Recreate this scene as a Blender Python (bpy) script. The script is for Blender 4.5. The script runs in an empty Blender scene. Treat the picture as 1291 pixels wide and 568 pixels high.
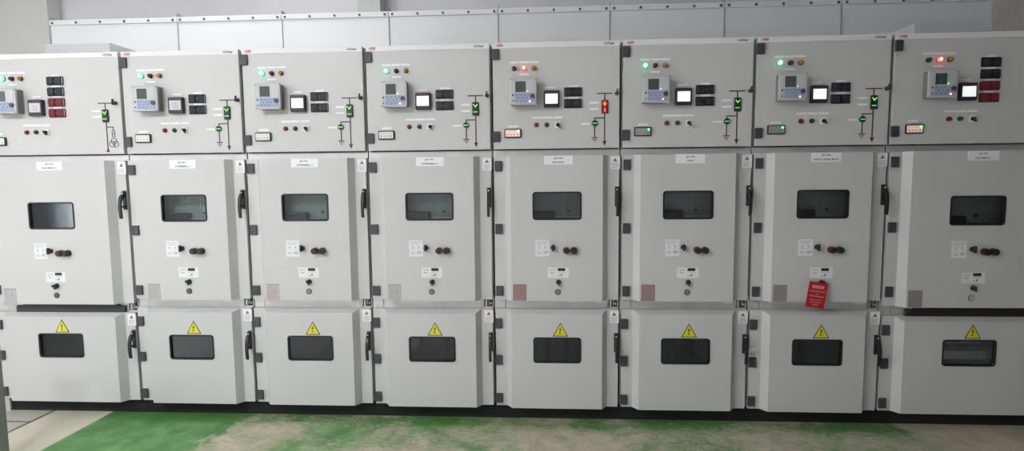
import bpy, bmesh, math, random
from mathutils import Vector, Matrix
from mathutils.geometry import tessellate_polygon
random.seed(4)
C = bpy.context.scene.collection
PI = math.pi

# ------------------------------------------------------------------ materials
def mat(name, col, rough=0.5, metal=0.0, emit=None, es=0.0, bump=0.0, bscale=400, var=0.0, vscale=3.0, spec=0.5, coat=0.0):
    m = bpy.data.materials.new(name); m.use_nodes = True
    nt = m.node_tree; b = nt.nodes['Principled BSDF']
    b.inputs['Base Color'].default_value = (*col, 1)
    b.inputs['Roughness'].default_value = rough
    b.inputs['Metallic'].default_value = metal
    b.inputs['Specular IOR Level'].default_value = spec
    b.inputs['Coat Weight'].default_value = coat
    if emit:
        b.inputs['Emission Color'].default_value = (*emit, 1)
        b.inputs['Emission Strength'].default_value = es
    if bump or var:
        tc = nt.nodes.new('ShaderNodeTexCoord')
    if bump:
        n = nt.nodes.new('ShaderNodeTexNoise'); n.inputs['Scale'].default_value = bscale
        n.inputs['Detail'].default_value = 3
        bp = nt.nodes.new('ShaderNodeBump'); bp.inputs['Strength'].default_value = bump
        bp.inputs['Distance'].default_value = 0.002
        nt.links.new(tc.outputs['Object'], n.inputs['Vector'])
        nt.links.new(n.outputs['Fac'], bp.inputs['Height'])
        nt.links.new(bp.outputs['Normal'], b.inputs['Normal'])
    if var:
        n = nt.nodes.new('ShaderNodeTexNoise'); n.inputs['Scale'].default_value = vscale
        n.inputs['Detail'].default_value = 5
        r = nt.nodes.new('ShaderNodeValToRGB')
        r.color_ramp.elements[0].position = 0.3; r.color_ramp.elements[1].position = 0.7
        r.color_ramp.elements[0].color = (*[c * (1 - var) for c in col], 1)
        r.color_ramp.elements[1].color = (*[min(1, c * (1 + var)) for c in col], 1)
        nt.links.new(tc.outputs['Object'], n.inputs['Vector'])
        nt.links.new(n.outputs['Fac'], r.inputs['Fac'])
        nt.links.new(r.outputs['Color'], b.inputs['Base Color'])
    return m

M = {}
M['paint']   = mat('grey_panel_paint', (0.545, 0.543, 0.540), 0.42, bump=0.08, bscale=500, var=0.02, vscale=2.5)
M['strip']   = mat('title_strip_grey', (0.74, 0.73, 0.74), 0.4, var=0.01)
M['body']    = mat('cabinet_steel_grey', (0.42, 0.43, 0.41), 0.5, var=0.03)
M['galv']    = mat('galvanised_rail', (0.60, 0.59, 0.60), 0.42, metal=0.55, var=0.05, vscale=8)
M['duct']    = mat('white_duct_paint', (0.74, 0.745, 0.77), 0.38, bump=0.05, bscale=60, var=0.015)
M['dark']    = mat('black_plinth_paint', (0.007, 0.007, 0.008), 0.75, var=0.15, vscale=6)
M['inner']   = mat('compartment_inside', (0.05, 0.052, 0.05), 0.6, var=0.05)
M['black']   = mat('black_plastic', (0.016, 0.016, 0.018), 0.42)
M['bgrey']   = mat('dark_grey_hinge', (0.052, 0.050, 0.060), 0.5)
M['rubber']  = mat('black_gasket', (0.010, 0.010, 0.011), 0.55)
M['white']   = mat('white_label', (0.80, 0.80, 0.82), 0.55)
M['cream']   = mat('printed_label', (0.74, 0.74, 0.75), 0.55)
M['ink']     = mat('black_print', (0.03, 0.03, 0.03), 0.6)
M['inkg']    = mat('grey_print', (0.22, 0.22, 0.24), 0.6)
M['redink']  = mat('red_print', (0.48, 0.010, 0.025), 0.5)
M['line']    = mat('mimic_line_maroon', (0.060, 0.025, 0.035), 0.5)
M['relay']   = mat('relay_housing_grey', (0.48, 0.49, 0.50), 0.4)
M['relayd']  = mat('relay_case_side', (0.20, 0.21, 0.20), 0.5)
M['keypad']  = mat('relay_keypad_blue', (0.33, 0.37, 0.50), 0.35)
M['key']     = mat('relay_key', (0.20, 0.26, 0.44), 0.4)
M['panelite']= mat('relay_legend_area', (0.50, 0.51, 0.53), 0.3)
M['lcd']     = mat('lcd_grey_green', (0.075, 0.085, 0.08), 0.2)
M['navb']    = mat('relay_nav_pad', (0.06, 0.07, 0.11), 0.35)
M['meterf']  = mat('meter_frame', (0.022, 0.018, 0.030), 0.35)
M['meterb']  = mat('meter_top_band', (0.07, 0.022, 0.04), 0.3)
M['screen']  = mat('meter_screen_lit', (0.6, 0.6, 0.6), 0.3, emit=(0.95, 0.97, 1.0), es=0.85)
M['screend'] = mat('meter_screen_dim', (0.5, 0.5, 0.52), 0.3, emit=(0.9, 0.9, 1.0), es=0.10)
M['tb']      = mat('test_block_black', (0.018, 0.018, 0.024), 0.22)
M['tbrib']   = mat('test_block_ribs', (0.035, 0.035, 0.048), 0.3)
M['tbr']     = mat('test_block_maroon', (0.14, 0.012, 0.022), 0.28)
M['tbrr']    = mat('test_block_maroon_ribs', (0.22, 0.03, 0.045), 0.3)
M['gOn']     = mat('green_lamp_lit', (0.1, 0.8, 0.4), 0.3, emit=(0.10, 1.0, 0.42), es=4.5)
M['gHot']    = mat('green_lamp_core', (0.8, 1, 0.9), 0.3, emit=(0.65, 1.0, 0.85), es=7)
M['gOff']    = mat('green_lamp_off', (0.008, 0.045, 0.035), 0.25)
M['rOn']     = mat('red_lamp_lit', (0.9, 0.1, 0.05), 0.3, emit=(1.0, 0.07, 0.05), es=4.5)
M['rHot']    = mat('red_lamp_core', (1, 0.8, 0.6), 0.3, emit=(1.0, 0.55, 0.35), es=6)
M['rOff']    = mat('red_lamp_off', (0.14, 0.010, 0.018), 0.25)
M['yOff']    = mat('yellow_lamp_off', (0.40, 0.17, 0.015), 0.3)
M['btnr']    = mat('red_push_button', (0.17, 0.010, 0.030), 0.3)
M['btng']    = mat('green_push_button', (0.015, 0.06, 0.035), 0.3)
M['cbred']   = mat('dark_red_knob', (0.055, 0.008, 0.010), 0.35)
M['steel']   = mat('switch_plate_silver', (0.78, 0.78, 0.80), 0.4)
M['ledg']    = mat('green_led', (0.1, 0.9, 0.3), 0.4, emit=(0.12, 1.0, 0.25), es=3.0)
M['indg']    = mat('green_indicator', (0.1, 0.8, 0.15), 0.4, emit=(0.07, 0.80, 0.15), es=0.6)
M['indy']    = mat('lime_indicator', (0.3, 0.9, 0.1), 0.4, emit=(0.22, 0.95, 0.12), es=0.75)
M['indr']    = mat('red_indicator', (0.9, 0.1, 0.02), 0.4, emit=(1.0, 0.17, 0.05), es=1.5)
M['indrb']   = mat('red_indicator_case', (0.13, 0.010, 0.012), 0.35, emit=(0.8, 0.02, 0.02), es=0.05)
M['ledo']    = mat('orange_led', (1, 0.4, 0.2), 0.4, emit=(1.0, 0.35, 0.15), es=4)
M['ledw']    = mat('white_led', (1, 1, 1), 0.4, emit=(1.0, 0.97, 0.92), es=3)
M['vface']   = mat('indicator_face_white', (0.70, 0.69, 0.68), 0.35)
M['vfaceg']  = mat('indicator_face_grey', (0.30, 0.31, 0.31), 0.35)
M['vfacer']  = mat('indicator_face_lit', (0.75, 0.6, 0.55), 0.35, emit=(1.0, 0.62, 0.5), es=0.22)
M['yellow']  = mat('warning_yellow', (0.66, 0.62, 0.02), 0.45)
M['orange']  = mat('warning_orange', (0.36, 0.20, 0.06), 0.5)
M['cover']   = mat('round_cover_green_grey', (0.15, 0.19, 0.165), 0.5)
M['coverd']  = mat('round_cover_dark', (0.07, 0.085, 0.08), 0.5)
M['coverl']  = mat('round_cover_light', (0.40, 0.41, 0.39), 0.5)
M['tagp']    = mat('data_plate_pinkish', (0.47, 0.38, 0.375), 0.5, var=0.1, vscale=25)
M['tagg']    = mat('data_plate_grey', (0.42, 0.41, 0.42), 0.5, var=0.1, vscale=25)
M['tagr']    = mat('data_plate_rose', (0.30, 0.19, 0.175), 0.5, var=0.1, vscale=25)
M['tagb']    = mat('data_plate_brown', (0.27, 0.245, 0.225), 0.5, var=0.1, vscale=25)
M['redtag']  = mat('red_tag_card', (0.42, 0.008, 0.018), 0.45, var=0.08, vscale=20)
M['tagtxt']  = mat('red_tag_print', (0.75, 0.40, 0.38), 0.5)
M['wallb']   = mat('plaster_beige', (0.80, 0.785, 0.81), 0.8, var=0.05, vscale=1.5, bump=0.1, bscale=60)
M['wallc']   = mat('column_plaster', (0.68, 0.675, 0.67), 0.8, var=0.04, vscale=1.5, bump=0.1, bscale=60)
M['walld']   = mat('room_wall_paint', (0.68, 0.68, 0.68), 0.8, var=0.04, vscale=0.6)
M['post']    = mat('grey_green_post', (0.24, 0.25, 0.225), 0.7, var=0.05, vscale=3)
M['ceil']    = mat('ceiling_white', (0.8, 0.8, 0.8), 0.8, var=0.02)
M['perf']    = mat('vent_box_white', (0.62, 0.63, 0.66), 0.5)
M['hole']    = mat('perforation_dark', (0.50, 0.51, 0.53), 0.7)
M['brk']     = mat('breaker_front_grey', (0.34, 0.38, 0.36), 0.45, var=0.04)
M['brkl']    = mat('cable_tray_grey', (0.45, 0.45, 0.43), 0.5, var=0.08, vscale=20)
M['brkd']    = mat('breaker_dark_block', (0.020, 0.020, 0.035), 0.35)
M['tube']    = mat('fluorescent_tube', (1, 1, 1), 0.5, emit=(1, 1, 1), es=6)
M['vent']    = mat('dark_grille', (0.050, 0.050, 0.056), 0.5)
M['ventd']   = mat('dark_grille_brown', (0.028, 0.018, 0.020), 0.55)

def glass():
    m = bpy.data.materials.new('viewing_window_glass'); m.use_nodes = True
    nt = m.node_tree; nt.nodes.clear()
    o = nt.nodes.new('ShaderNodeOutputMaterial'); mx = nt.nodes.new('ShaderNodeMixShader')
    t = nt.nodes.new('ShaderNodeBsdfTransparent'); t.inputs[0].default_value = (0.86, 0.885, 0.89, 1)
    g = nt.nodes.new('ShaderNodeBsdfGlossy'); g.inputs['Roughness'].default_value = 0.06
    g.inputs[0].default_value = (0.7, 0.73, 0.76, 1)
    f = nt.nodes.new('ShaderNodeFresnel'); f.inputs[0].default_value = 1.5
    nt.links.new(f.outputs[0], mx.inputs[0]); nt.links.new(t.outputs[0], mx.inputs[1])
    nt.links.new(g.outputs[0], mx.inputs[2]); nt.links.new(mx.outputs[0], o.inputs[0])
    return m
M['glass'] = glass()

def floor_mat():
    m = bpy.data.materials.new('worn_green_concrete'); m.use_nodes = True
    nt = m.node_tree; b = nt.nodes['Principled BSDF']; N = nt.nodes.new; Lk = nt.links.new
    tc = N('ShaderNodeTexCoord'); sep = N('ShaderNodeSeparateXYZ'); Lk(tc.outputs['Object'], sep.inputs[0])
    def noise(sc, det=6, rough=0.6, dist=0.0, vec=None):
        n = N('ShaderNodeTexNoise'); n.inputs['Scale'].default_value = sc; n.inputs['Detail'].default_value = det
        n.inputs['Roughness'].default_value = rough; n.inputs['Distortion'].default_value = dist
        Lk(vec or tc.outputs['Object'], n.inputs['Vector']); return n.outputs['Fac']
    def mth(op, a, b_=None, c=None, clamp=False):
        n = N('ShaderNodeMath'); n.operation = op; n.use_clamp = clamp
        for i, v in enumerate((a, b_, c)):
            if v is None: continue
            if isinstance(v, (int, float)): n.inputs[i].default_value = v
            else: Lk(v, n.inputs[i])
        return n.outputs[0]
    def smooth(v, a, b_):
        n = N('ShaderNodeMapRange'); n.interpolation_type = 'SMOOTHSTEP'
        n.inputs['From Min'].default_value = a; n.inputs['From Max'].default_value = b_
        Lk(v, n.inputs['Value']); return n.outputs[0]
    def mixc(f, a, b_):
        n = N('ShaderNodeMix'); n.data_type = 'RGBA'
        Lk(f, n.inputs['Factor']) if not isinstance(f, (int, float)) else setattr(n.inputs['Factor'], 'default_value', f)
        for v, k in ((a, 'A'), (b_, 'B')):
            i = [q for q in n.inputs if q.name == k and q.type == 'RGBA'][0]
            if isinstance(v, tuple): i.default_value = (*v, 1)
            else: Lk(v, i)
        return [q for q in n.outputs if q.type == 'RGBA'][0]
    X, Y = sep.outputs['X'], sep.outputs['Y']
    # concrete
    conc = mixc(smooth(noise(7, 8, 0.7), 0.3, 0.7), (0.36, 0.335, 0.235), (0.56, 0.50, 0.39))
    # scratchy wear: streaks turned across the floor
    mp = N('ShaderNodeMapping'); mp.inputs['Rotation'].default_value = (0, 0, 0.6); mp.inputs['Scale'].default_value = (14, 40, 1)
    Lk(tc.outputs['Object'], mp.inputs[0])
    streak = noise(1.0, 5, 0.65, 1.0, mp.outputs[0])
    blot = noise(2.9, 9, 0.78, 0.6)
    fine = noise(38, 8, 0.85)
    # amount of paint left: solid near the left edge, near the plinth; worn elsewhere
    solid = smooth(mth('ADD', X, mth('MULTIPLY', mth('SUBTRACT', noise(5, 4), 0.5), 0.35)), 1.52, 1.30)
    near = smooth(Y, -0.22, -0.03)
    a = mth('ADD', mth('MULTIPLY', blot, 1.0), mth('MULTIPLY', streak, 0.45))
    a = mth('ADD', a, mth('MULTIPLY', fine, 0.60))
    a = mth('SUBTRACT', a, 0.13)
    a = mth('ADD', a, mth('MULTIPLY', near, 0.15))
    a = mth('ADD', a, mth('MULTIPLY', mth('SUBTRACT', noise(1.3, 3, 0.5), 0.5), 0.75))
    a = mth('ADD', a, mth('MULTIPLY', solid, 0.85))
    paint = smooth(a, 0.79, 1.15)
    wob = mth('MULTIPLY', mth('SUBTRACT', noise(6, 4), 0.5), 0.10)
    le = smooth(X, 0.556, 0.566)
    re = smooth(mth('ADD', mth('ADD', X, wob), mth('MULTIPLY', Y, 0.45)), 5.77, 5.69)
    paint = mth('MULTIPLY', mth('MULTIPLY', paint, le), re, clamp=True)
    green = mixc(smooth(noise(5, 6, 0.7), 0.35, 0.7), (0.075, 0.20, 0.060), (0.16, 0.34, 0.13))
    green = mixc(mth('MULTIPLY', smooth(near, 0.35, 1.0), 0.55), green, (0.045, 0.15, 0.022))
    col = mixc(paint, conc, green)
    # pale scuffs
    scuff = smooth(mth('ADD', streak, mth('MULTIPLY', fine, 0.4)), 0.98, 1.06)
    col = mixc(mth('MULTIPLY', scuff, 0.5), col, (0.55, 0.58, 0.48))
    # trench cover slabs at the left: cooler concrete left of the joint, dark joints
    leftslab = smooth(X, 0.137, 0.133)
    col = mixc(mth('MULTIPLY', leftslab, 0.75), col, (0.44, 0.455, 0.41))
    beigeL = mth('MULTIPLY', smooth(X, 0.562, 0.556), mth('SUBTRACT', 1.0, leftslab))
    col = mixc(mth('MULTIPLY', beigeL, 0.75), col, (0.60, 0.575, 0.47))
    def linem(v, c, w):
        return smooth(mth('ABSOLUTE', mth('SUBTRACT', v, c)), w, w * 0.5)
    wj = mth('MULTIPLY', mth('SUBTRACT', noise(14, 3), 0.5), 0.012)
    j1 = linem(mth('ADD', X, wj), 0.135, 0.015)
    j2 = mth('MULTIPLY', linem(mth('ADD', Y, wj), -0.141, 0.009), leftslab)
    j = mth('MAXIMUM', j1, j2)
    col = mixc(mth('MULTIPLY', j, 0.85), col, (0.03, 0.03, 0.028))
    # unseen floor past the painted strip made pale, added to bounce light upward
    col = mixc(smooth(Y, -0.95, -1.02), col, (0.70, 0.69, 0.66))
    Lk(col, b.inputs['Base Color']); b.inputs['Roughness'].default_value = 0.55
    bp = N('ShaderNodeBump'); bp.inputs['Strength'].default_value = 0.35; bp.inputs['Distance'].default_value = 0.004
    h = mth('SUBTRACT', mth('ADD', mth('MULTIPLY', paint, 0.4), mth('MULTIPLY', fine, 0.5)), j)
    Lk(h, bp.inputs['Height']); Lk(bp.outputs[0], b.inputs['Normal'])
    return m
M['floor'] = floor_mat()

# ------------------------------------------------------------------ mesh builder
_txt = {}
def text_geo(s, bold=False):
    k = (s, bold)
    if k not in _txt:
        cu = bpy.data.curves.new('t', 'FONT'); cu.body = s; cu.size = 1; cu.resolution_u = 2
        cu.offset = 0.02 if bold else 0.0
        o = bpy.data.objects.new('t', cu); C.objects.link(o)
        dg = bpy.context.evaluated_depsgraph_get(); dg.update()
        me = bpy.data.meshes.new_from_object(o.evaluated_get(dg))
        v = [tuple(p.co) for p in me.vertices]; f = [tuple(p.vertices) for p in me.polygons]
        bpy.data.objects.remove(o); bpy.data.curves.remove(cu); bpy.data.meshes.remove(me)
        x0 = min(p[0] for p in v); x1 = max(p[0] for p in v); y0 = min(p[1] for p in v); y1 = max(p[1] for p in v)
        _txt[k] = (v, f, x0, x1, y0, y1)
    return _txt[k]

class MB:
    def __init__(self): self.v = []; self.f = []; self.mi = []; self.sm = []; self.mats = []
    def m(self, key):
        if key not in self.mats: self.mats.append(key)
        return self.mats.index(key)
    def add(self, vs, fs, mk, smooth=False):
        o = len(self.v); self.v += [tuple(p) for p in vs]; i = self.m(mk)
        for f in fs: self.f.append(tuple(o + a for a in f)); self.mi.append(i); self.sm.append(smooth)
    def box(self, x0, x1, y0, y1, z0, z1, mk, r=0.0, seg=2):
        bm = bmesh.new(); bmesh.ops.create_cube(bm, size=1)
        bmesh.ops.scale(bm, vec=(x1 - x0, y1 - y0, z1 - z0), verts=bm.verts)
        bmesh.ops.translate(bm, vec=((x0 + x1) / 2, (y0 + y1) / 2, (z0 + z1) / 2), verts=bm.verts)
        if r: bmesh.ops.bevel(bm, geom=list(bm.edges), offset=r, segments=seg, affect='EDGES', profile=0.5)
        self._bm(bm, mk)
    def _bm(self, bm, mk, smooth=False):
        bm.verts.index_update()
        self.add([v.co for v in bm.verts], [[v.index for v in f.verts] for f in bm.faces], mk, smooth); bm.free()
    def cyl(self, x, z, r, y0, y1, mk, n=24, r2=None, dome=0.0, sx=1.0):
        """axis along y, front at y0 (smaller)"""
        r2 = r if r2 is None else r2
        rings = [(r, y1), (r2, y0)]
        if dome:
            for t in (0.3, 0.6, 0.85): rings.append((r2 * math.cos(t * PI / 2), y0 - dome * math.sin(t * PI / 2)))
        vs = []; fs = []
        for (rr, yy) in rings:
            for i in range(n): a = 2 * PI * i / n; vs.append((x + rr * sx * math.cos(a), yy, z + rr * math.sin(a)))
        for k in range(len(rings) - 1):
            for i in range(n):
                j = (i + 1) % n; fs.append((k * n + i, k * n + j, (k + 1) * n + j, (k + 1) * n + i))
        L = len(rings) - 1; fs.append(tuple(range(L * n, L * n + n))); fs.append(tuple(reversed(range(n))))
        self.add(vs, fs, mk, smooth=bool(dome))
    def ring(self, x, z, r, w, y0, y1, mk, n=28):
        vs = []; fs = []
        for (rr, yy) in ((r - w, y1), (r - w, y0), (r, y0), (r, y1)):
            for i in range(n): a = 2 * PI * i / n; vs.append((x + rr * math.cos(a), yy, z + rr * math.sin(a)))
        for k in range(3):
            for i in range(n): j = (i + 1) % n; fs.append((k * n + i, k * n + j, (k + 1) * n + j, (k + 1) * n + i))
        self.add(vs, fs, mk)
    def prism(self, poly, y0, y1, mk):
        """polygon in xz extruded along y"""
        n = len(poly); vs = [(a, y0, b) for a, b in poly] + [(a, y1, b) for a, b in poly]
        fs = [tuple(range(n)), tuple(reversed(range(n, 2 * n)))] + [(i, i + n, (i + 1) % n + n, (i + 1) % n) for i in range(n)]
        self.add(vs, fs, mk)
    def prism_x(self, poly, x0, x1, mk, smooth=False):
        """polygon in yz extruded along x"""
        n = len(poly); vs = [(x0, a, b) for a, b in poly] + [(x1, a, b) for a, b in poly]
        fs = [tuple(range(n)), tuple(reversed(range(n, 2 * n)))] + [(i, i + n, (i + 1) % n + n, (i + 1) % n) for i in range(n)]
        self.add(vs, fs, mk, smooth)
    def text(self, s, x, z, h, y, mk, align='c', width=None, bold=False, hmax=None):
        v, f, x0, x1, y0, y1 = text_geo(s, bold)
        sy = h / max(1e-6, (y1 - y0)); sx = sy if width is None else width / (x1 - x0)
        w = (x1 - x0) * sx; ox = x - (w / 2 if align == 'c' else (w if align == 'r' else 0))
        self.add([(ox + (p[0] - x0) * sx, y, z + (p[1] - y0) * sy - h / 2) for p in v], f, mk)
    def build(self, name, parent=None, loc=None):
        me = bpy.data.meshes.new(name); me.from_pydata(self.v, [], self.f)
        for k in self.mats: me.materials.append(M[k])
        me.polygons.foreach_set('material_index', self.mi); me.polygons.foreach_set('use_smooth', self.sm)
        bm = bmesh.new(); bm.from_mesh(me); bmesh.ops.recalc_face_normals(bm, faces=bm.faces); bm.to_mesh(me); bm.free()
        me.update()
        return inst(name, me, parent, loc)

def inst(name, me, parent=None, loc=None):
    o = bpy.data.objects.new(name, me); C.objects.link(o)
    if parent: o.parent = parent
    if loc: o.location = loc
    return o
def empty(name, loc, label, cat, group=None):
    o = bpy.data.objects.new(name, None); C.objects.link(o); o.location = loc; o.empty_display_size = 0.1
    o['label'] = label; o['category'] = cat
    if group: o['group'] = group
    return o
def struct(o, label=None):
    o['kind'] = 'structure'
    if label: o['label'] = label
    return o
CACHE = {}
def part(name, key, fn, parent, label=None, loc=None):
    """mesh built once for key, then shared by every cabinet that carries the same piece"""
    key = (name, key)
    if key in CACHE: o = inst(name, CACHE[key], parent, loc)
    else:
        mb = MB(); fn(mb); o = mb.build(name, parent, loc); CACHE[key] = o.data
    if label: o['label'] = label
    return o

def rrect(x0, x1, z0, z1, r, n=5):
    pts = []
    for cx, cz, a0 in ((x1 - r, z1 - r, 0), (x0 + r, z1 - r, PI / 2), (x0 + r, z0 + r, PI), (x1 - r, z0 + r, 1.5 * PI)):
        for i in range(n + 1): a = a0 + PI / 2 * i / n; pts.append((cx + r * math.cos(a), cz + r * math.sin(a)))
    return pts
def plate_hole(mb, x0, x1, z0, z1, hole, y, mk, depth=0.02):
    outer = [(x0, z0), (x1, z0), (x1, z1), (x0, z1)]
    allp = outer + hole
    tris = tessellate_polygon([[Vector((a, b, 0)) for a, b in outer], [Vector((a, b, 0)) for a, b in hole]])
    mb.add([(a, y, b) for a, b in allp], [tuple(t) for t in tris], mk)
    n = len(hole)
    mb.add([(a, y, b) for a, b in hole] + [(a, y + depth, b) for a, b in hole],
           [(i, (i + 1) % n, (i + 1) % n + n, i + n) for i in range(n)], mk)

G, FW, CW, D = 0.0105, 0.0705, 0.034, 0.0455
def raised_door(mb, W, z0, z1, win, topslope=0.0):
    wx0, wx1, wz0, wz1 = win
    xa, xb, xc = G, G + FW, G + FW + CW
    xf, xe, xd = W - G, W - G - FW, W - G - FW - CW
    zt = z1 - topslope
    plate_hole(mb, xc, xd, z0, zt, rrect(wx0, wx1, wz0, wz1, 0.018), -D, 'paint')
    q = lambda a, b, c, d: mb.add([a, b, c, d], [(0, 1, 2, 3)], 'paint')
    for (p, c_, r_) in ((xa, xb, xc), (xf, xe, xd)):
        q((p, 0, z0), (c_, 0, z0), (c_, 0, z1), (p, 0, z1))
        if topslope:
            q((c_, 0, z0), (r_, -D, z0), (r_, -D, zt), (c_, 0, z1))
        else:
            q((c_, 0, z0), (r_, -D, z0), (r_, -D, z1), (c_, 0, z1))
        q((p, 0, z0), (p, 0, z1), (p, 0.026, z1), (p, 0.026, z0))
    if topslope: q((xb, 0, z1), (xc, -D, zt), (xd, -D, zt), (xe, 0, z1))
    else: mb.add([(xb, 0, z1), (xc, -D, z1), (xd, -D, z1), (xe, 0, z1)], [(0, 1, 2, 3)], 'paint')
    mb.add([(xb, 0, z0), (xc, -D, z0), (xd, -D, z0), (xe, 0, z0)], [(0, 1, 2, 3)], 'paint')
    q((xa, 0, z1), (xf, 0, z1), (xf, 0.026, z1), (xa, 0.026, z1))
    q((xa, 0, z0), (xf, 0, z0), (xf, 0.026, z0), (xa, 0.026, z0))

def gasket(mb, win):
    x0, x1, z0, z1 = win; n = 24
    o = rrect(x0 - 0.001, x1 + 0.001, z0 - 0.001, z1 + 0.001, 0.019); i = rrect(x0 + 0.008, x1 - 0.008, z0 + 0.008, z1 - 0.008, 0.012)
    n = len(o); yf = -D - 0.003; yb = -D + 0.016
    vs = [(a, yb, b) for a, b in o] + [(a, yf, b) for a, b in o] + [(a, yf, b) for a, b in i] + [(a, yb, b) for a, b in i]
    fs = []
    for k in range(3):
        for j in range(n): l = (j + 1) % n; fs.append((k * n + j, k * n + l, (k + 1) * n + l, (k + 1) * n + j))
    mb.add(vs, fs, 'rubber')
def pane(mb, win):
    x0, x1, z0, z1 = win
    mb.prism(rrect(x0 + 0.007, x1 - 0.007, z0 + 0.007, z1 - 0.007, 0.012), -D + 0.008, -D + 0.0085, 'glass')
    
def hinge(mb):   # origin: left-bottom of the leaf on the door face
    mb.box(-0.006, 0.040, -0.013, 0.0, 0.0, 0.064, 'bgrey', 0.003)
    mb.cyl(0, 0, 0.001, 0, 0.001, 'bgrey', n=4)
def handle(mb):  # origin: middle of the lock plate top, on the flange
    mb.box(-0.0125, 0.0125, -0.010, 0, -0.125, 0.0, 'black', 0.004)
    mb.box(-0.010, 0.010, -0.024, -0.008, -0.036, -0.006, 'black', 0.004)
    # lever: bowed bar in the yz plane
    out = [(-0.020, -0.020), (-0.040, -0.034), (-0.052, -0.060), (-0.057, -0.095), (-0.056, -0.135), (-0.050, -0.178), (-0.047, -0.182)]
    inn = [(-0.040, -0.182), (-0.042, -0.135), (-0.043, -0.098), (-0.038, -0.070), (-0.028, -0.052), (-0.010, -0.046), (-0.010, -0.020)]
    mb.prism_x(out + inn, -0.0085, 0.0085, 'black')
    mb.box(-0.0085, 0.0085, -0.044, -0.008, -0.110, -0.098, 'black', 0.002)
    mb.cyl(0, -0.018, 0.004, -0.026, -0.024, 'steel', n=12)
def warn_label(mb):  # white sticker, orange triangle
    mb.box(0, 0.058, -0.0012, 0, -0.078, 0, 'white')
    mb.prism([(0.015, -0.032), (0.043, -0.032), (0.029, -0.008)], -0.0018, -0.0012, 'orange')
    mb.prism([(0.0275, -0.026), (0.0305, -0.026), (0.0305, -0.016), (0.0275, -0.016)], -0.0022, -0.0018, 'ink')
    for k in range(6):
        mb.box(0.008, 0.050 - 0.006 * (k % 3 == 2), -0.0016, -0.0012, -0.043 - 0.0055 * k, -0.0415 - 0.0055 * k, 'inkg')
def hv_triangle(mb):
    w, h = 0.049, 0.088
    mb.prism([(-w, 0), (w, 0), (0, h)], -0.0012, 0, 'ink')
    mb.prism([(-w + 0.0085, 0.0045), (w - 0.0085, 0.0045), (0, h - 0.009)], -0.0018, -0.0012, 'yellow')
    mb.prism([(0.004, 0.062), (-0.010, 0.040), (-0.002, 0.041), (-0.007, 0.027), (0.009, 0.044), (0.001, 0.043)], -0.0024, -0.0018, 'ink')
    mb.prism([(-0.006, 0.029), (0.003, 0.024), (-0.004, 0.012), (-0.007, 0.020)], -0.0024, -0.0018, 'ink')

def lamp(mb, m1, hot=None):
    mb.cyl(0, 0, 0.0155, -0.006, 0, 'bgrey', r2=0.0145)
    mb.cyl(0, 0, 0.0128, -0.016, -0.004, m1, r2=0.0125, dome=0.008)
    if hot: mb.cyl(0, 0, 0.0068, -0.0235, -0.020, hot, r2=0.0066, dome=0.003)
def push_button(mb, m1):
    mb.cyl(0, 0, 0.0145, -0.008, 0, m1, r2=0.0135)
    mb.cyl(0, 0, 0.0095, -0.0145, -0.006, m1, r2=0.009, dome=0.002)
def label_strip(mb, w, h=0.0120, s='-KFA01'):
    mb.box(0, w, -0.0012, 0, -h / 2, h / 2, 'white')
def relay_parts(root, x0, z1, led, key):
    r = part('protection_relay', 'r', lambda mb: (mb.box(0.006, 0.159, -0.050, 0, -0.157, -0.003, 'relayd', 0.004),
              mb.box(0, 0.165, -0.064, -0.047, -0.160, 0, 'relay', 0.005),
              [mb.cyl(a, b, 0.003, -0.0655, -0.063, 'bgrey', n=10) for a in (0.006, 0.159) for b in (-0.008, -0.152)],
              mb.box(0.012, 0.151, -0.0655, -0.063, -0.153, -0.013, 'panelite', 0.001),
              mb.text('ABB', 0.025, -0.0075, 0.005, -0.0645, 'inkg')), root, 'light grey relay with small screen and keypad', (x0, 0, z1))
    part('relay_screen', 's', lambda mb: mb.box(0.034, 0.098, -0.0675, -0.065, -0.083, -0.019, 'lcd', 0.001), r)
    def kp(mb):
        mb.box(0.030, 0.150, -0.0668, -0.065, -0.148, -0.089, 'keypad', 0.001)
        for (a, b) in ((0.042, -0.100), (0.066, -0.100), (0.092, -0.100), (0.115, -0.100), (0.052, -0.117), (0.080, -0.117), (0.104, -0.117), (0.042, -0.135), (0.068, -0.135), (0.092, -0.135)):
            mb.box(a - 0.006, a + 0.006, -0.0685, -0.0665, b - 0.005, b + 0.005, 'key', 0.001)
        mb.box(0.014, 0.024, -0.0680, -0.065, -0.106, -0.096, 'black', 0.001)
        mb.box(0.015, 0.023, -0.0680, -0.065, -0.139, -0.131, 'rOff', 0.001)
    part('relay_keypad', 'k', kp, r)
    part('navigation_pad', 'n', lambda mb: mb.cyl(0.138, -0.108, 0.0145, -0.073, -0.066, 'navb', r2=0.013), r)
    if led:
        part('relay_led', led, lambda mb: (mb.cyl(0.122, -0.139, 0.0045, -0.0700, -0.066, 'ledo' if 'o' in led else 'ledw', n=12, dome=0.001),
             mb.cyl(0.108, -0.078, 0.003, -0.0685, -0.065, 'ledg' if 'g' in led else 'ledw', n=12, dome=0.001)), r)

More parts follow.
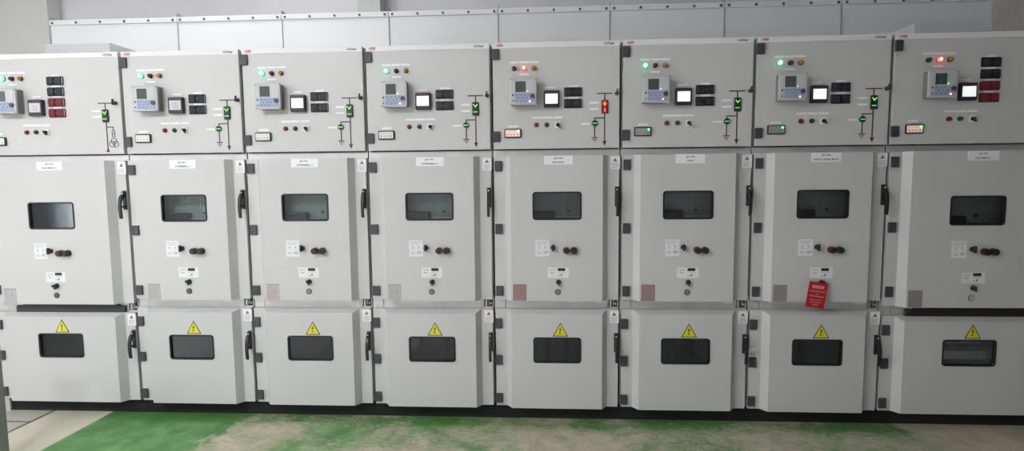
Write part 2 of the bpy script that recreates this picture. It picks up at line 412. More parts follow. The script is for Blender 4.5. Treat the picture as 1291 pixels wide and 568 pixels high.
def meter(root, x0, z1, lit):
    r = part('digital_meter', 'm', lambda mb: (mb.box(0, 0.098, -0.027, 0, -0.104, 0, 'meterf', 0.005),
             mb.box(0.006, 0.092, -0.0285, -0.025, -0.018, -0.004, 'meterb', 0.001)), root, None, (x0, 0, z1))
    def sc(mb):
        mb.box(0.011, 0.087, -0.0290, -0.026, -0.082, -0.022, lit, 0.0008)
        if lit == 'screend':
            for k in range(3): mb.box(0.035, 0.070, -0.0296, -0.029, -0.042 - 0.013 * k, -0.039 - 0.013 * k, 'inkg')
    part('meter_screen', lit, sc, r)
def test_block(root, x0, z0, red=False, w=0.113):
    a, b = ('tbr', 'tbrr') if red else ('tb', 'tbrib')
    def f(mb):
        mb.box(0, w, -0.007, 0, 0, 0.055, a, 0.005)
        mb.box(0.006, w / 2 - 0.006, -0.016, -0.005, 0.007, 0.048, a, 0.003)
        mb.box(w / 2 + 0.006, w - 0.006, -0.016, -0.005, 0.007, 0.048, a, 0.003)
        for k in range(14):
            x = 0.010 + k * (w - 0.024) / 13
            if abs(x + 0.002 - w / 2) < 0.010: continue
            mb.box(x, x + 0.0035, -0.0185, -0.015, 0.011, 0.044, b)
        mb.cyl(w / 2, 0.0275, 0.0065, -0.012, -0.005, b, n=14)
        mb.box(w - 0.006, w - 0.003, -0.010, -0.006, 0.008, 0.047, 'relay')  # pale strip painted as the glint on the glossy cover
    part('test_block', ('t', red, w), f, root, 'maroon test block' if red else 'black test block', (x0, 0, z0))
def volt_ind(root, x0, z1, kind):
    r = part('voltage_indicator', 'v', lambda mb: mb.box(0, 0.106, -0.012, 0, -0.056, 0, 'black', 0.005), root, None, (x0, 0, z1))
    def f(mb):
        m_ = {'white': 'vface', 'red': 'vfacer', 'redg': 'vfacer', 'green': 'vfaceg', 'gw': 'vface'}[kind]
        mb.box(0.007, 0.098, -0.0135, -0.011, -0.049, -0.007, m_, 0.001)
        for k in range(4):
            x = 0.020 + 0.021 * k
            mb.cyl(x, -0.020, 0.0022, -0.0145, -0.0135, 'inkg', n=8)
            mb.prism([(x - 0.004, -0.032), (x + 0.004, -0.032), (x, -0.042)], -0.0142, -0.0135, 'ink' if k in (0, 3) else 'inkg')
        if kind in ('red', 'redg'):
            for k in range(3): mb.cyl(0.022 + 0.02 * k, -0.024, 0.0022, -0.0150, -0.0135, 'ledo', n=10)
        if kind in ('green', 'red', 'redg', 'gw'):
            mb.cyl(0.088, -0.016, 0.0065, -0.0165, -0.0135, 'ledg' if kind != 'red' else 'ledw', n=12, dome=0.002)
    part('indicator_face', kind, f, r)
def selector(root, x, z):
    r = part('selector_switch', 's', lambda mb: mb.box(-0.018, 0.018, -0.006, 0, -0.019, 0.019, 'steel', 0.002), root, None, (x, 0, z))
    def f(mb):
        mb.cyl(0, 0, 0.0125, -0.012, -0.005, 'black', r2=0.0115)
        c, s = math.cos(-1.05), math.sin(-1.05)
        P = [(-0.009, -0.0045), (0.020, -0.003), (0.020, 0.003), (-0.009, 0.0045)]
        mb.prism([(a * c - b * s, a * s + b * c) for a, b in P], -0.026, -0.010, 'black')
    part('switch_knob', 'k', f, r)

def mimic(root, dx, dz, kind, red):
    T = -0.0012
    W_ = 0.0032
    def lines(mb):
        ln = 'line'
        mb.box(0.650, 0.746, T, 0, 2.082, 2.0885, ln)
        mb.box(0.6955, 0.7025, T, 0, 2.042, 2.0825, ln)
        mb.box(0.6955, 0.7025, T, 0, 1.790, 1.965, ln)
        if kind == 'earth':
            mb.box(0.635, 0.696, T, 0, 1.933, 1.9395, ln)
            mb.box(0.635, 0.6410, T, 0, 1.921, 1.9335, ln)
            mb.box(0.6350, 0.6415, T, 0, 1.820, 1.888, ln)
            mb.box(0.618, 0.658, T, 0, 1.8145, 1.820, ln)
            mb.box(0.625, 0.651, T, 0, 1.804, 1.809, ln)
            mb.box(0.632, 0.644, T, 0, 1.793, 1.798, ln)
            mb.prism([(0.686, 1.796), (0.712, 1.796), (0.699, 1.765)], T, 0, ln)
        else:
            mb.box(0.702, 0.746, T, 0, 1.929, 1.935, ln)
            mb.box(0.740, 0.746, T, 0, 1.912, 1.930, ln)
            for z in (1.869, 1.887, 1.906): mb.box(0.732, 0.754, T, 0, z, z + 0.004, ln)
            for x in (0.732, 0.750): mb.box(x, x + 0.004, T, 0, 1.869, 1.910, ln)
            for a, b in ((0.743, 1.842), (0.731, 1.822), (0.755, 1.822)): mb.ring(a, b, 0.021, 0.004, T, 0, ln)
            mb.prism([(0.686, 1.772), (0.712, 1.772), (0.699, 1.800)], T, 0, ln)
    part('mimic_diagram', kind, lines, root, None, (dx, 0, dz))
    a = 'indrb' if red else 'black'
    r = part('breaker_indicator', a, lambda mb: mb.box(0.678, 0.720, -0.010, 0, 1.962, 2.045, a, 0.005), root,
             'red breaker position indicator' if red else 'green breaker position indicator', (dx, 0, dz))
    def sym(mb):
        y0, y1 = -0.0115, -0.0095
        if red:
            mb.prism([(0.686, 2.024), (0.6955, 2.028), (0.6955, 2.036), (0.7025, 2.036), (0.7025, 2.028), (0.712, 2.024), (0.699, 2.006)], y0, y1, 'indr')
            mb.box(0.6955, 0.7025, y0, y1, 1.972, 1.996, 'indr')
        else:
            mb.prism([(0.684, 2.030), (0.688, 2.033), (0.699, 2.020), (0.710, 2.033), (0.714, 2.030), (0.699, 2.011)], y0, y1, 'indy')
            mb.box(0.686, 0.712, y0, y1, 1.981, 1.987, 'indg')
    part('lit_symbol', red, sym, r)
    if kind == 'earth':
        r = part('earthing_indicator', 'e', lambda mb: mb.cyl(0.638, 1.904, 0.018, -0.009, 0, 'black'), root, None, (dx, 0, dz))
        part('lit_symbol', 'es', lambda mb: mb.box(0.624, 0.652, -0.0105, -0.0085, 1.901, 1.907, 'indg'), r)
    def knob(mb):
        mb.cyl(0, 0, 0.012, -0.022, 0, 'black', r2=0.010)
        mb.box(-0.004, 0.004, -0.034, -0.018, -0.014, 0.024, 'black', 0.003)
        mb.cyl(0, -0.001, 0.0115, -0.029, -0.020, 'bgrey', r2=0.0105, n=16)
    part('door_latch', 'k', knob, root, None, (dx + 0.772, 0, dz + 2.084))

def strips(root, L):
    for (x, z, w) in L:
        part('label_strip', round(w, 3), lambda mb: label_strip(mb, w), root, None, (x, 0, z))

# ------------------------------------------------------------------ one cabinet
def cabinet(n, x0, W, label, o):
    big = W > 0.9
    root = empty('switchgear_cabinet', (x0, 0, 0), label, 'electrical cabinet', 'row of switchgear cabinets')
    zl = 0.700 if big else 0.735            # top of cable door
    zc = 0.765 if big else 0.798            # bottom of breaker door
    win = (0.343, 0.657, 1.266, 1.441) if big else (0.252, 0.555, 1.311, 1.484)
    lwin = (0.343, 0.655, 0.405, 0.568) if big else (0.252, 0.553, 0.400, 0.564)
    # body
    def body(mb):
        e = 0.004
        mb.box(e, 0.012, 0.034, 1.30, 0.10, 2.385, 'body'); mb.box(W - 0.012, W - e, 0.034, 1.30, 0.10, 2.385, 'body')
        mb.box(0.012, W - 0.012, 1.29, 1.30, 0.10, 2.385, 'inner')
        mb.box(e, W - e, 0.034, 1.30, 2.385, 2.399, 'body', 0.002)
        mb.box(0.012, W - 0.012, 0.040, 1.29, 1.715, 1.730, 'inner')
        mb.box(0.012, W - 0.012, 0.040, 1.29, 0.745, 0.757, 'inner')
        mb.box(0.012, W - 0.012, 0.040, 1.29, 0.10, 0.112, 'inner')
        for s in (0.012, W - 0.035): mb.box(s, s + 0.023, 0.034, 0.050, 0.10, 2.385, 'inner')
        mb.box(0.035, W - 0.035, 0.034, 0.050, 2.345, 2.385, 'inner')
    part('cabinet_body', W, body, root)
    part('plinth', W, lambda mb: (mb.box(0.0, W, 0.036, 1.28, 0.0, 0.099, 'dark', 0.002),), root, 'black steel plinth')
    # rails between the doors
    def rail(mb):
        mb.box(0.003, W - 0.003, 0.030, 0.040, 1.700, 1.7465, 'galv', 0.002)
    part('upper_rail', W, rail, root)
    def mid(mb):
        x1 = W - 0.075
        mb.box(0.003, 0.071, 0.030, 0.036, zl - 0.03, zc + 0.02, 'galv', 0.001)
        mb.box(0.074, x1, 0.028, 0.036, zl - 0.03, zc + 0.02, 'galv', 0.001)
        mb.box(x1 + 0.002, x1 + 0.008, 0.028, 0.040, zl - 0.03, zc + 0.02, 'galv')
        mb.box(x1 + 0.010, W - 0.006, 0.060, 0.066, zl - 0.03, zc + 0.02, 'black')
        mb.box(x1 + 0.016, x1 + 0.026, 0.030, 0.060, zl + 0.012, zc - 0.010, 'galv')
        mb.box(x1 + 0.034, x1 + 0.046, 0.024, 0.060, zl + 0.022, zc - 0.004, 'relayd')
        mb.cyl(x1 + 0.052, zl + 0.03, 0.005, 0.030, 0.060, 'steel', n=12)
        mb.box(x1 + 0.010, W - 0.008, 0.026, 0.055, zl + 0.000, zl + 0.010, 'galv')
    part('middle_rail', W, mid, root)
    if not big:
        part('label_strip', 'rail', lambda mb: mb.box(0.655, 0.705, 0.0262, 0.0278, 0.768, 0.784, 'white', 0), root)
    else:
        def ve(mb):
            k = 'vent' if n == 1 else 'ventd'
            mb.box(0.150, 0.915, 0.006, 0.028, zl - 0.02, 0.742, k, 0.001)
            mb.box(0.200, 0.865, 0.006, 0.028, 0.742, zc + 0.004, k, 0.001)
            for j in range(5):
                z = zl + 0.004 + j * 0.0125
                mb.box(0.215 if z > 0.738 else 0.165, 0.855 if z > 0.738 else 0.900, 0.001, 0.008, z, z + 0.005, k)
        part('ventilation_grille', n, ve, root, 'dark ventilation grille')

    if n == 1: part('plinth_foot', 'f', lambda mb: mb.box(0.0, 0.030, 0.020, 0.035, 0.0, 0.085, 'galv', 0.002), root, 'galvanised plinth end foot')
    # control compartment door
    def cd(mb):
        mb.box(G, W - G, 0.0, 0.028, 1.752, 2.4030, 'paint', 0.003)
    d = part('control_door', W, cd, root)
    part('title_strip', W, lambda mb: mb.box(G + 0.001, W - G - 0.001, -0.0025, 0.002, 2.3695, 2.4025, 'strip', 0.001), d)
    def logo(mb):
        y = -0.0030
        mb.text('ABB', 0.053 - 0.021, 2.3865, 0.0165, y, 'redink', align='l', width=0.043, bold=True)
    part('red_lettering', 'a', logo, d, 'red maker letters')
    part('black_lettering', W, lambda mb: mb.text('UniGear', W - 0.044, 2.3865, 0.0165, -0.0030, 'ink', align='r', width=0.064, bold=True), d, 'black series name')
    for z in (2.300, 1.797): part('hinge', 'h', hinge, d, None, (G, 0, z))

    # ---- devices on the control door
    s = 0.059 if big else 0.0
    sx = 0.0
    lit = o['lamp']
    part('indicator_lamp', 'g' + str(lit == 'g'), lambda mb: lamp(mb, 'gOn', 'gHot') if lit == 'g' else lamp(mb, 'gOff'), root,
         'lit green lamp' if lit == 'g' else 'unlit dark green lamp', (0.142 + s, 0, 2.246))
    part('indicator_lamp', 'r' + str(lit == 'r'), lambda mb: lamp(mb, 'rOn', 'rHot') if lit == 'r' else lamp(mb, 'rOff'), root,
         'lit red lamp' if lit == 'r' else 'unlit dark red lamp', (0.203 + s, 0, 2.246))
    part('indicator_lamp', 'y', lambda mb: lamp(mb, 'yOff'), root, 'amber lamp', (0.264 + s, 0, 2.246))
    relay_parts(root, 0.117 + (0.054 if big else 0), 2.175, o.get('led'), n)
    meter(root, 0.323 + (0.054 if big else 0), 2.107, o['screen'])
    L = [(0.112 + s, 2.283, 0.055), (0.173 + s, 2.283, 0.058), (0.236 + s, 2.283, 0.058), (0.174 + s, 2.209, 0.058),
         (0.338 + (0.054 if big else 0), 2.126, 0.058), (0.252 + s, 1.944, 0.058), (0.314 + s, 1.944, 0.060), (0.380 + s, 1.944, 0.060)]
    if big:
        for z, red in ((2.199, 0), (2.130, 0), (2.062, 1), (1.993, 1)): test_block(root, 0.500, z, bool(red)); L.append((0.530, z + 0.0625, 0.056))
        L.append((0.102, 1.890, 0.058)); volt_ind(root, 0.085, 1.870, o['volt'])
    else:
        for z in (2.069, 1.999): test_block(root, 0.448, z); L.append((0.478, z + 0.0635, 0.058))
        L.append((0.103, 1.892, 0.060)); volt_ind(root, 0.078, 1.877, o['volt'])
    part('push_button', 'r', lambda mb: push_button(mb, 'btnr'), root, 'dark red push button', (0.277 + s, 0, 1.899))
    part('push_button', 'g', lambda mb: push_button(mb, 'btng'), root, 'dark green push button', (0.341 + s, 0, 1.899))
    selector(root, 0.411 + s, 1.898)
    mdx = 0.184 if big else 0.0
    mimic(root, mdx, -0.006 if big else 0.0, 'vt' if big else 'earth', o.get('red', False))
    L += [(mdx + 0.607, 2.030, 0.056), (mdx + 0.607, 1.992, 0.056)]
    if not big: L.append((0.553, 1.902, 0.058))
    strips(root, L)

    # breaker compartment door
    d = part('breaker_door', W, lambda mb: raised_door(mb, W, zc, 1.708, win), root)
    part('window_gasket', W, lambda mb: gasket(mb, win), d); part('window_pane', W, lambda mb: pane(mb, win), d, 'dark viewing glass')
    for z in (1.615, 1.220, 0.822): part('hinge', 'h', hinge, d, None, (G + 0.010, 0, z))
    part('door_handle', 'h', handle, d, 'black swing lever handle', (W - 0.024, 0, 1.513))
    part('warning_label', 'w', warn_label, d, 'white sticker with orange warning triangle', (W - 0.0635, 0, 1.700))
    y = -D
    px = 0.425 if big else 0.324
    pn = o['plate']
    def npl(mb):
        mb.box(0, 0.177, -0.002, 0, -0.056, 0, 'white', 0.0008)
        mb.text(pn[0], 0.088 if not pn[1].startswith('S') else 0.083, -0.017, 0.0135, -0.0024, 'ink', width=0.052, bold=True)
        if pn[1]: mb.text(pn[1], 0.088, -0.0405, 0.0105, -0.0024, 'ink', width=pn[2], bold=True)
    part('nameplate', n, npl, d, 'white nameplate with two lines of black text', (px, y, 1.7065 if not big else 1.705))
    sxx, szz = ((0.363, 1.172) if big else (0.268, 1.186))
    def stk(mb):
        mb.box(0, 0.087, -0.0012, 0, -0.104, 0, 'cream')
        for k in range(3): mb.box(0.008, 0.079 - 0.008 * k, -0.0016, -0.0012, -0.011 - 0.008 * k, -0.0095 - 0.008 * k, 'inkg')
        for a in (0.024, 0.061):
            mb.prism([(a - 0.005, -0.046), (a + 0.005, -0.046), (a, -0.038)], -0.0018, -0.0012, 'ink')
            mb.box(a - 0.010, a + 0.010, -0.0016, -0.0012, -0.056, -0.0545, 'inkg')
        for k in range(3):
            mb.box(0.010, 0.038, -0.0016, -0.0012, -0.076 - 0.006 * k, -0.0745 - 0.006 * k, 'inkg')
            mb.box(0.050, 0.078, -0.0016, -0.0012, -0.074 - 0.006 * k, -0.0715 - 0.006 * k, 'inkg')
    part('instruction_sticker', 's', stk, d, 'white printed instruction sticker', (sxx, y, szz))
    kx, kz = (0.480, 1.122) if big else (0.377, 1.137)
    def kn(mb):
        mb.cyl(0, 0, 0.015, -0.018, 0, 'black', r2=0.013)
        mb.box(-0.006, 0.007, -0.034, -0.014, -0.020, 0.022, 'black', 0.004)
    part('rotary_knob', 'k', kn, d, None, (kx, y, kz))
    bx, bz = (0.551, 1.107) if big else (0.461, 1.120)
    part('closing_knob', 'k', lambda mb: (mb.cyl(0, 0, 0.0215, -0.030, 0, 'cbred', r2=0.020), mb.cyl(0, 0, 0.016, -0.034, -0.029, 'cbred', r2=0.014)), d, 'dark red round knob', (bx, y, bz))
    part('opening_knob', 'k', lambda mb: (mb.cyl(0, 0, 0.0215, -0.030, 0, 'black', r2=0.020), mb.cyl(0, 0, 0.016, -0.034, -0.029, 'black', r2=0.014)), d, 'black round knob', (bx + 0.0475, y, bz))
    lx, lz = (0.431, 0.981) if big else (0.343, 1.012)
    def lab(mb):
        mb.box(0, 0.134, -0.0012, 0, -0.066, 0, 'cream')
        mb.prism(rrect(0.064, 0.111, -0.022, -0.004, 0.004), -0.0022, 0, 'black')
        mb.prism([(0.016, -0.028), (0.032, -0.034), (0.040, -0.032), (0.040, -0.036), (0.030, -0.038), (0.016, -0.032)], -0.0018, -0.0012, 'inkg')
        mb.prism([(0.086, -0.040), (0.092, -0.040), (0.090, -0.056), (0.084, -0.052)], -0.0018, -0.0012, 'ink')
        mb.box(0.066, 0.078, -0.0018, -0.0012, -0.054, -0.050, 'inkg')
        for k in range(2): mb.box(0.012, 0.048, -0.0016, -0.0012, -0.014 - 0.006 * k, -0.0125 - 0.006 * k, 'inkg')
        mb.box(0.066, 0.116, -0.0016, -0.0012, -0.031, -0.0295, 'inkg')
    part('slot_label', 'l', lab, d, 'white sticker with black slot', (lx, y, lz))
    def key(mb):
        mb.cyl(0, 0, 0.0165, -0.012, 0, 'black', r2=0.015)
        mb.box(-0.013, 0.004, -0.030, -0.010, -0.004, 0.012, 'black', 0.003)
        mb.box(-0.004, 0.007, -0.026, -0.010, -0.020, 0.004, 'bgrey', 0.003)
    part('key_lock', 'k', key, d, None, (lx + 0.069, y, lz - 0.093))
    part('round_cover', o['cover'], lambda mb: (mb.cyl(0, 0, 0.0195, -0.003, 0, 'bgrey', r2=0.019), mb.cyl(0, 0, 0.0170, -0.005, -0.002, o['cover'])), d, None, (lx + 0.064, y, lz - 0.156))
    tg = o['tag']
    def dt(mb):
        mb.box(0, 0.084, -0.0012, 0, -0.104, 0, tg)
        mb.box(0, 0.084, -0.0018, -0.0012, -0.007, -0.004, 'inkg'); 
        mb.box(0.060, 0.0615, -0.0016, -0.0012, -0.095, -0.012, 'inkg')
        for k in range(5): mb.box(0.008, 0.052, -0.0015, -0.0012, -0.020 - 0.016 * k, -0.0188 - 0.016 * k, 'inkg')
    part('data_plate', tg, dt, d, None, (0.126, y, zc + 0.107))

    # breaker truck behind the window
    def trk(mb):
        zb = win[2]
        mb.box(0.10, W - 0.10, 0.060, 0.40, 0.80, 1.66, 'brk', 0.004)
        wx = win[0]
        mb.box(wx + 0.195, wx + 0.201, 0.055, 0.061, 0.90, 1.64, 'relay')
        mb.box(wx - 0.06, wx + 0.140, 0.005, 0.061, zb - 0.03, zb + 0.052, 'brkd', 0.012)
        mb.box(wx - 0.02, W - 0.12, 0.040, 0.061, zb + 0.008, zb + 0.016, 'galv')
        mb.cyl(wx + 0.225, zb + 0.050, 0.007, 0.050, 0.061, 'black', n=12)
    part('breaker_truck', W, trk, root, 'grey withdrawable breaker behind the viewing glass')

    # cable compartment door
    d = part('cable_door', W, lambda mb: raised_door(mb, W, 0.100, zl, lwin, 0.020), root)
    part('window_gasket', ('l', W), lambda mb: gasket(mb, lwin), d); part('window_pane', ('l', W), lambda mb: pane(mb, lwin), d, 'dark viewing glass')
    for z in (0.612, 0.371, 0.118): part('hinge', 'h', hinge, d, None, (G + 0.001, 0, z + (-0.03 if big and z > 0.6 else 0)))
    part('door_handle', 'h', handle, d, 'black swing lever handle', (W - 0.024, 0, 0.584))
    part('warning_label', 'w', warn_label, d, 'white sticker with orange warning triangle', (W - 0.0635, 0, zl - 0.008))
    part('voltage_sign', 't', hv_triangle, d, 'yellow high voltage triangle', ((0.515 if big else 0.423), y, lwin[3] + 0.008))
    def cab(mb):
        if n == 8:
            mb.box(0.10, 0.62, -0.018, 0.030, 0.438, 0.492, 'brkl', 0.003)
            mb.box(0.10, W - 0.10, 0.032, 0.050, 0.425, 0.498, 'brk', 0.003)
            mb.box(0.10, 0.66, 0.060, 0.10, 0.512, 0.62, 'brk', 0.003)
            mb.box(0.50, 0.60, 0.045, 0.062, 0.518, 0.560, 'brkl', 0.003)
            mb.cyl(0.455, 0.505, 0.006, 0.020, 0.06, 'steel', n=14)
        for k in range(3):
            x = W * 0.5 + (k - 1) * 0.14
            bm = bmesh.new(); bmesh.ops.create_cone(bm, cap_ends=True, segments=20, radius1=0.024, radius2=0.024, depth=0.60)
            bmesh.ops.translate(bm, vec=(x, 0.75, 0.41), verts=bm.verts); mb._bm(bm, 'dark', True)
    part('power_cables', n == 8, cab, root)
    return root

sets = [
 (-0.2, 1.0, 'light grey electrical cabinet at the far left end, its diagram ending in three rings', dict(lamp='g', screen='screend', volt='gw', plate=('JD190', 'INCOMING 2', 0.100), cover='coverd', tag='tagg')),
 (0.8, 0.8, 'light grey electrical cabinet second from the left, next to the far left one', dict(lamp='g', screen='screend', volt='white', plate=('JD191', 'SUPERMAL 3', 0.100), cover='coverd', tag='tagg')),
 (1.6, 0.8, 'light grey electrical cabinet third from the left end of the row', dict(lamp='g', screen='screen', volt='white', plate=('JD192', 'SUPERMAL 1', 0.100), cover='cover', tag='tagp')),
 (2.4, 0.8, 'light grey electrical cabinet directly left of the one with the red arrow indicator', dict(lamp='g', screen='screen', volt='white', led='ww', plate=('JD193', 'SUPERMAL 2', 0.104), cover='cover', tag='tagg')),
 (3.2, 0.8, 'light grey electrical cabinet with lit red lamp and red arrow breaker indicator in mid row', dict(lamp='r', screen='screen', volt='red', led='ww', red=True, plate=('JD194', 'KILANG', 0.070), cover='cover', tag='tagr')),
 (4.0, 0.8, 'grey electrical cabinet directly right of the one with the red arrow indicator', dict(lamp='g', screen='screen', volt='green', led='ow', plate=('JD195', 'VNCF', 0.040), cover='cover', tag='tagr')),
 (4.8, 0.8, 'grey electrical cabinet with red danger tag hanging on its breaker door', dict(lamp='g', screen='screen', volt='green', led='og', plate=('JD196', 'TRAFO PS GENSET METRO', 0.150), cover='cover', tag='tagb')),
 (5.6, 1.0, 'grey electrical cabinet at the far right end with lit red lamp and maroon test blocks', dict(lamp='r', screen='screen', volt='redg', led='og', plate=('JD197', 'INCOMING 1', 0.090), cover='coverl', tag='tagb')),
]
for i, (x0, W, lab, o) in enumerate(sets): cabinet(i + 1, x0, W, lab, o)

# ------------------------------------------------------------------ red tag on the seventh cabinet
def redtag():
    r = empty('danger_tag', (4.8 + 0.398, -D - 0.034, 0.925), 'red hanging danger tag with white print on the lock of a breaker door', 'tag')
    def f(mb):
        mb.prism(rrect(-0.072, 0.040, -0.158, 0.000, 0.006), -0.0015, 0.0, 'redtag')
        w = 'tagtxt'; y = -0.0019
        mb.box(-0.050, 0.018, y + 0.0001, -0.0014, -0.038, -0.022, 'tagtxt')
        mb.text('BAHAYA', -0.016, -0.030, 0.010, y - 0.0003, 'redtag', width=0.056, bold=True)
        mb.text('JANGAN DIOPERASIKAN', -0.016, -0.058, 0.009, y, w, width=0.092, bold=True)
        mb.text('DI', -0.016, -0.073, 0.006, y, w, bold=True)
        mb.text('ADA PEKERJAAN', -0.016, -0.088, 0.009, y, w, width=0.088, bold=True)
        mb.text('SEDANG DALAM', -0.016, -0.110, 0.007, y, w, width=0.070)
        mb.text('PERBAIKAN', -0.016, -0.124, 0.007, y, w, width=0.066)
        mb.text('PLN', -0.016, -0.140, 0.009, y, w, width=0.030, bold=True)
    mb = MB(); f(mb); c = mb.build('tag_card', r)
    mb = MB(); mb.ring(0.010, 0.002, 0.011, 0.002, -0.004, 0.003, 'bgrey'); mb.build('tag_ring', r)
    r.rotation_euler = (0, math.radians(8), 0)
redtag()

# ------------------------------------------------------------------ duct above the cabinets
def duct(x0, W, label):
    r = empty('pressure_relief_duct', (x0, 0, 2.40), label, 'duct', 'duct sections above the cabinets')
    r.location.z = 2.4
    z = -2.4
    def f(mb):
        mb.box(0.003, W - 0.003, 0.60, 1.20, 2.4 + z, 2.755 + z, 'duct', 0.002)
    part('duct_box', W, f, r)
    part('top_flange', W, lambda mb: mb.box(0.002, W - 0.002, 0.590, 1.21, 2.752 + z, 2.790 + z, 'duct', 0.003), r)
    part('joint_flange', 'j', lambda mb: mb.prism_x([(0.594, 2.401 + z), (0.594, 2.815 + z), (1.19, 2.815 + z), (1.19, 2.401 + z)], 0.0, 0.003, 'body'), r, None, (-0.0005, 0, 0))
    nb = 6 if W > 0.9 else 5
    for k in range(nb):
        part('bolt', 'b', lambda mb: (mb.cyl(0, 0, 0.0085, -0.006, 0, 'bgrey', n=6), mb.cyl(0, 0, 0.012, -0.002, 0, 'galv', n=16)), r, None,
             (0.028 + (W - 0.056) * k / (nb - 1), 0.590, 2.768 + z))
ends = ['leftmost wide white duct section above the far left cabinet, behind a vent box', 'white duct section second from the left', 'white duct section third from the left',
        'white duct section left of the one above the red-indicator cabinet', 'duct section above the cabinet with the red indicator', 'grey-lit duct section right of the one above the red-indicator cabinet',
        'duct section above the cabinet with the red hanging tag', 'rightmost wide duct section above the far right cabinet, behind a vent box']
for (x0, W, *_), lab in zip(sets, ends): duct(x0, W, lab)

# vent boxes on the two end cabinets
def ventbox(x0, label):
    r = empty('ventilation_box', (x0, 0.25, 2.399), label, 'vent box', 'perforated vent boxes on the end cabinets')
    def f(mb): mb.box(0.272, 0.742, 0.0, 0.335, 0.0015, 0.128, 'perf', 0.002)
    part('box_shell', 'b', f, r)
    def g(mb):
        for i in range(22):
            for j in range(5):
                x = 0.292 + i * 0.0205; z = 0.024 + j * 0.0215
                mb.cyl(x, z, 0.0048, -0.0006, 0.0004, 'hole', n=8)
    part('perforated_front', 'p', g, r)
ventbox(-0.2, 'white perforated vent box on top of the far left cabinet'); ventbox(5.6, 'grey perforated vent box on top of the far right cabinet')

# ------------------------------------------------------------------ room
def shell(name, x0, x1, y0, y1, z0, z1, mk, lab=None):
    mb = MB(); mb.box(x0, x1, y0, y1, z0, z1, mk); return struct(mb.build(name), lab)
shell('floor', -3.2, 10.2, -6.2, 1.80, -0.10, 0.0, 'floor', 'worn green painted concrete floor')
shell('ceiling', -3.2, 10.2, -6.2, 1.80, 3.70, 3.80, 'ceil')
shell('wall_back', -3.2, 10.2, 1.66, 1.80, 0, 3.70, 'wallb', 'beige plaster wall behind the duct')
shell('wall_front', -3.2, 10.2, -6.2, -6.05, 0, 3.70, 'walld')
shell('wall_left', -3.2, -3.05, -6.05, 1.66, 0, 3.70, 'walld')
M['wallf'] = mat('low_bounce_wall', (0.20, 0.20, 0.19), 0.8, var=0.04)  # unseen right wall made dark to cut bounce light on that side
shell('wall_right', 10.05, 10.2, -6.05, 1.66, 0, 3.70, 'wallf')
shell('trim_1', -1.75, -1.04, 1.50, 1.66, 0, 3.70, 'wallc', 'plaster column at the left above the far left cabinet')
shell('trim_2', 1.87, 2.075, 1.50, 1.66, 0, 3.70, 'wallc', 'plaster column above the duct')
M['walle'] = mat('column_plaster_warm', (0.78, 0.75, 0.72), 0.8, var=0.10, vscale=5, bump=0.1, bscale=60)
shell('trim_3', 7.22, 8.3, 1.45, 1.66, 0, 3.70, 'walle', 'plaster column at the right end')
mb = MB(); mb.box(0.385, 0.462, -0.70, -0.60, 0.0, 0.80, 'post', 0.006); mb.box(0.375, 0.462, -0.70, -0.61, 0.80, 0.81, 'post', 0.003)
po = mb.build('guard_post'); po['label'] = 'narrow grey post standing on the floor at the lower left edge'; po['category'] = 'post'

# ceiling lights (unseen, over the aisle; last one added to brighten the back wall)
def ceiling_light(x, y, power, side):
    r = empty('ceiling_light', (x, y, 3.70), 'white fluorescent batten on the ceiling', 'ceiling light', 'fluorescent battens over the aisle')
    part('housing', 'h', lambda mb: mb.box(-0.62, 0.62, -0.09, 0.09, -0.07, 0.0, 'ceil', 0.01), r)
    def t(mb):
        for s in (-0.045, 0.045):
            bm = bmesh.new(); bmesh.ops.create_cone(bm, cap_ends=True, segments=12, radius1=0.013, radius2=0.013, depth=1.18)
            bmesh.ops.rotate(bm, matrix=Matrix.Rotation(PI / 2, 3, 'Y'), verts=bm.verts)
            bmesh.ops.translate(bm, vec=(0, s, -0.085), verts=bm.verts); mb._bm(bm, 'tube', True)
    part('tube', 't', t, r)
    l = bpy.data.lights.new('fluorescent', 'AREA'); l.shape = 'RECTANGLE'; l.size = 1.2; l.size_y = 0.16; l.energy = power
    l.color = (0.98, 0.99, 1.0)
    o = bpy.data.objects.new('lamp_light', l); C.objects.link(o); o.parent = r; o.location = (0, 0, -0.11)
    for sx in (-0.3, 0.3):          # the bare tubes also shine sideways
        l = bpy.data.lights.new('fluorescent_side', 'POINT'); l.shadow_soft_size = 0.10; l.energy = side / 2; l.color = (0.98, 0.99, 1.0)
        o = bpy.data.objects.new('lamp_light', l); C.objects.link(o); o.parent = r; o.location = (sx, 0, -0.20)
for x, y, p, q in [(-2.2, -3.5, 24, 58), (-0.7, -3.5, 26, 24), (0.8, -3.5, 142, 2), (2.3, -1.5, 0.01, 7), (1.3, 0.15, 0.01, 16)]:
    ceiling_light(x, y, p, q)

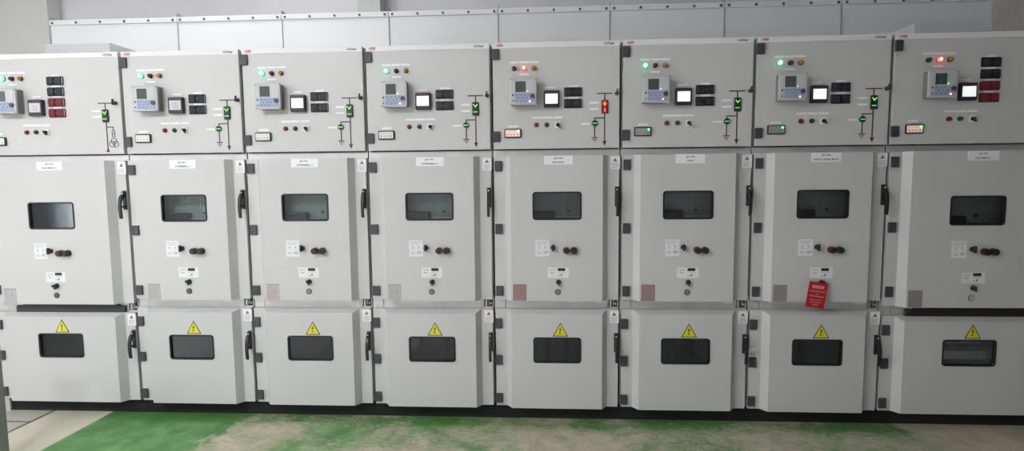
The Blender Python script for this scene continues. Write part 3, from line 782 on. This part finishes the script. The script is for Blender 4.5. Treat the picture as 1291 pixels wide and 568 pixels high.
# added fill window on the unseen left wall, brightens the lower doors
M['fill_pane'] = mat('fill_pane_emission', (1, 1, 1), 0.5, emit=(0.9, 0.95, 1.0), es=1.5)
M['wframe'] = mat('fill_window_frame_white', (0.7, 0.7, 0.7), 0.5)
def fill_window(name, x, y, z, w_, h_, side, power):
    mb = MB(); t = 0.06
    for (a0, a1, b0, b1) in ((-w_/2, w_/2, h_/2 - t, h_/2), (-w_/2, w_/2, -h_/2, -h_/2 + t), (-w_/2, -w_/2 + t, -h_/2, h_/2), (w_/2 - t, w_/2, -h_/2, h_/2), (-0.02, 0.02, -h_/2, h_/2)):
        mb.box(a0, a1, -0.02, 0.05, b0, b1, 'wframe')
    o = struct(mb.build(name, None, (x, y, z)))
    mb = MB(); mb.box(-w_/2 + t, w_/2 - t, 0.0, 0.01, -h_/2 + t, h_/2 - t, 'fill_pane'); p = mb.build('fill_pane_glow', o)
    l = bpy.data.lights.new('fill_light', 'AREA'); l.shape = 'RECTANGLE'; l.size = w_ - 0.1; l.size_y = h_ - 0.1; l.energy = power; l.color = (0.97, 0.99, 1.0)
    d = bpy.data.objects.new('fill_light', l); C.objects.link(d); d.parent = o; d.location = (0, 0.07, 0); d.rotation_euler = (PI / 2, 0, PI)
    d.rotation_euler = (PI / 2, 0, 0); d.rotation_euler = (-PI / 2, 0, 0) if False else (PI / 2, 0, PI)
    if side == 'left': o.rotation_euler = (0, 0, -PI / 2)
    return o
for a_ in [('fill_window_1', -3.02, -4.5, 1.3, 2.0, 1.6, 'left', 14)]: fill_window(*a_)

w = bpy.data.worlds.new('World'); bpy.context.scene.world = w; w.use_nodes = True
w.node_tree.nodes['Background'].inputs[0].default_value = (0.8, 0.85, 1, 1)
w.node_tree.nodes['Background'].inputs[1].default_value = 0.05

# ------------------------------------------------------------------ camera
cd_ = bpy.data.cameras.new('camera'); cam = bpy.data.objects.new('camera', cd_); C.objects.link(cam)
f_px = 692.16; cd_.sensor_width = 36; cd_.sensor_fit = 'HORIZONTAL'; cd_.lens = f_px * 36 / 1291; cd_.clip_start = 0.05
yaw, pitch, roll = 0.0571, -0.0828, -0.0091
r = Vector((math.cos(yaw), math.sin(yaw), 0)); f = Vector((-math.sin(yaw), math.cos(yaw), 0)); u = Vector((0, 0, 1))
f2 = f * math.cos(pitch) + u * math.sin(pitch); u2 = -f * math.sin(pitch) + u * math.cos(pitch)
r3 = r * math.cos(roll) + u2 * math.sin(roll); u3 = -r * math.sin(roll) + u2 * math.cos(roll)
Rm = Matrix((r3, u3, -f2)).transposed().to_4x4()
cam.matrix_world = Matrix.Translation((3.5179, -3.4606, 1.5604)) @ Rm
bpy.context.scene.camera = cam

vs = bpy.context.scene.view_settings
vs.view_transform = 'Standard'; vs.look = 'None'; vs.gamma = 1.0; vs.exposure = -0.12; vs.use_curve_mapping = False
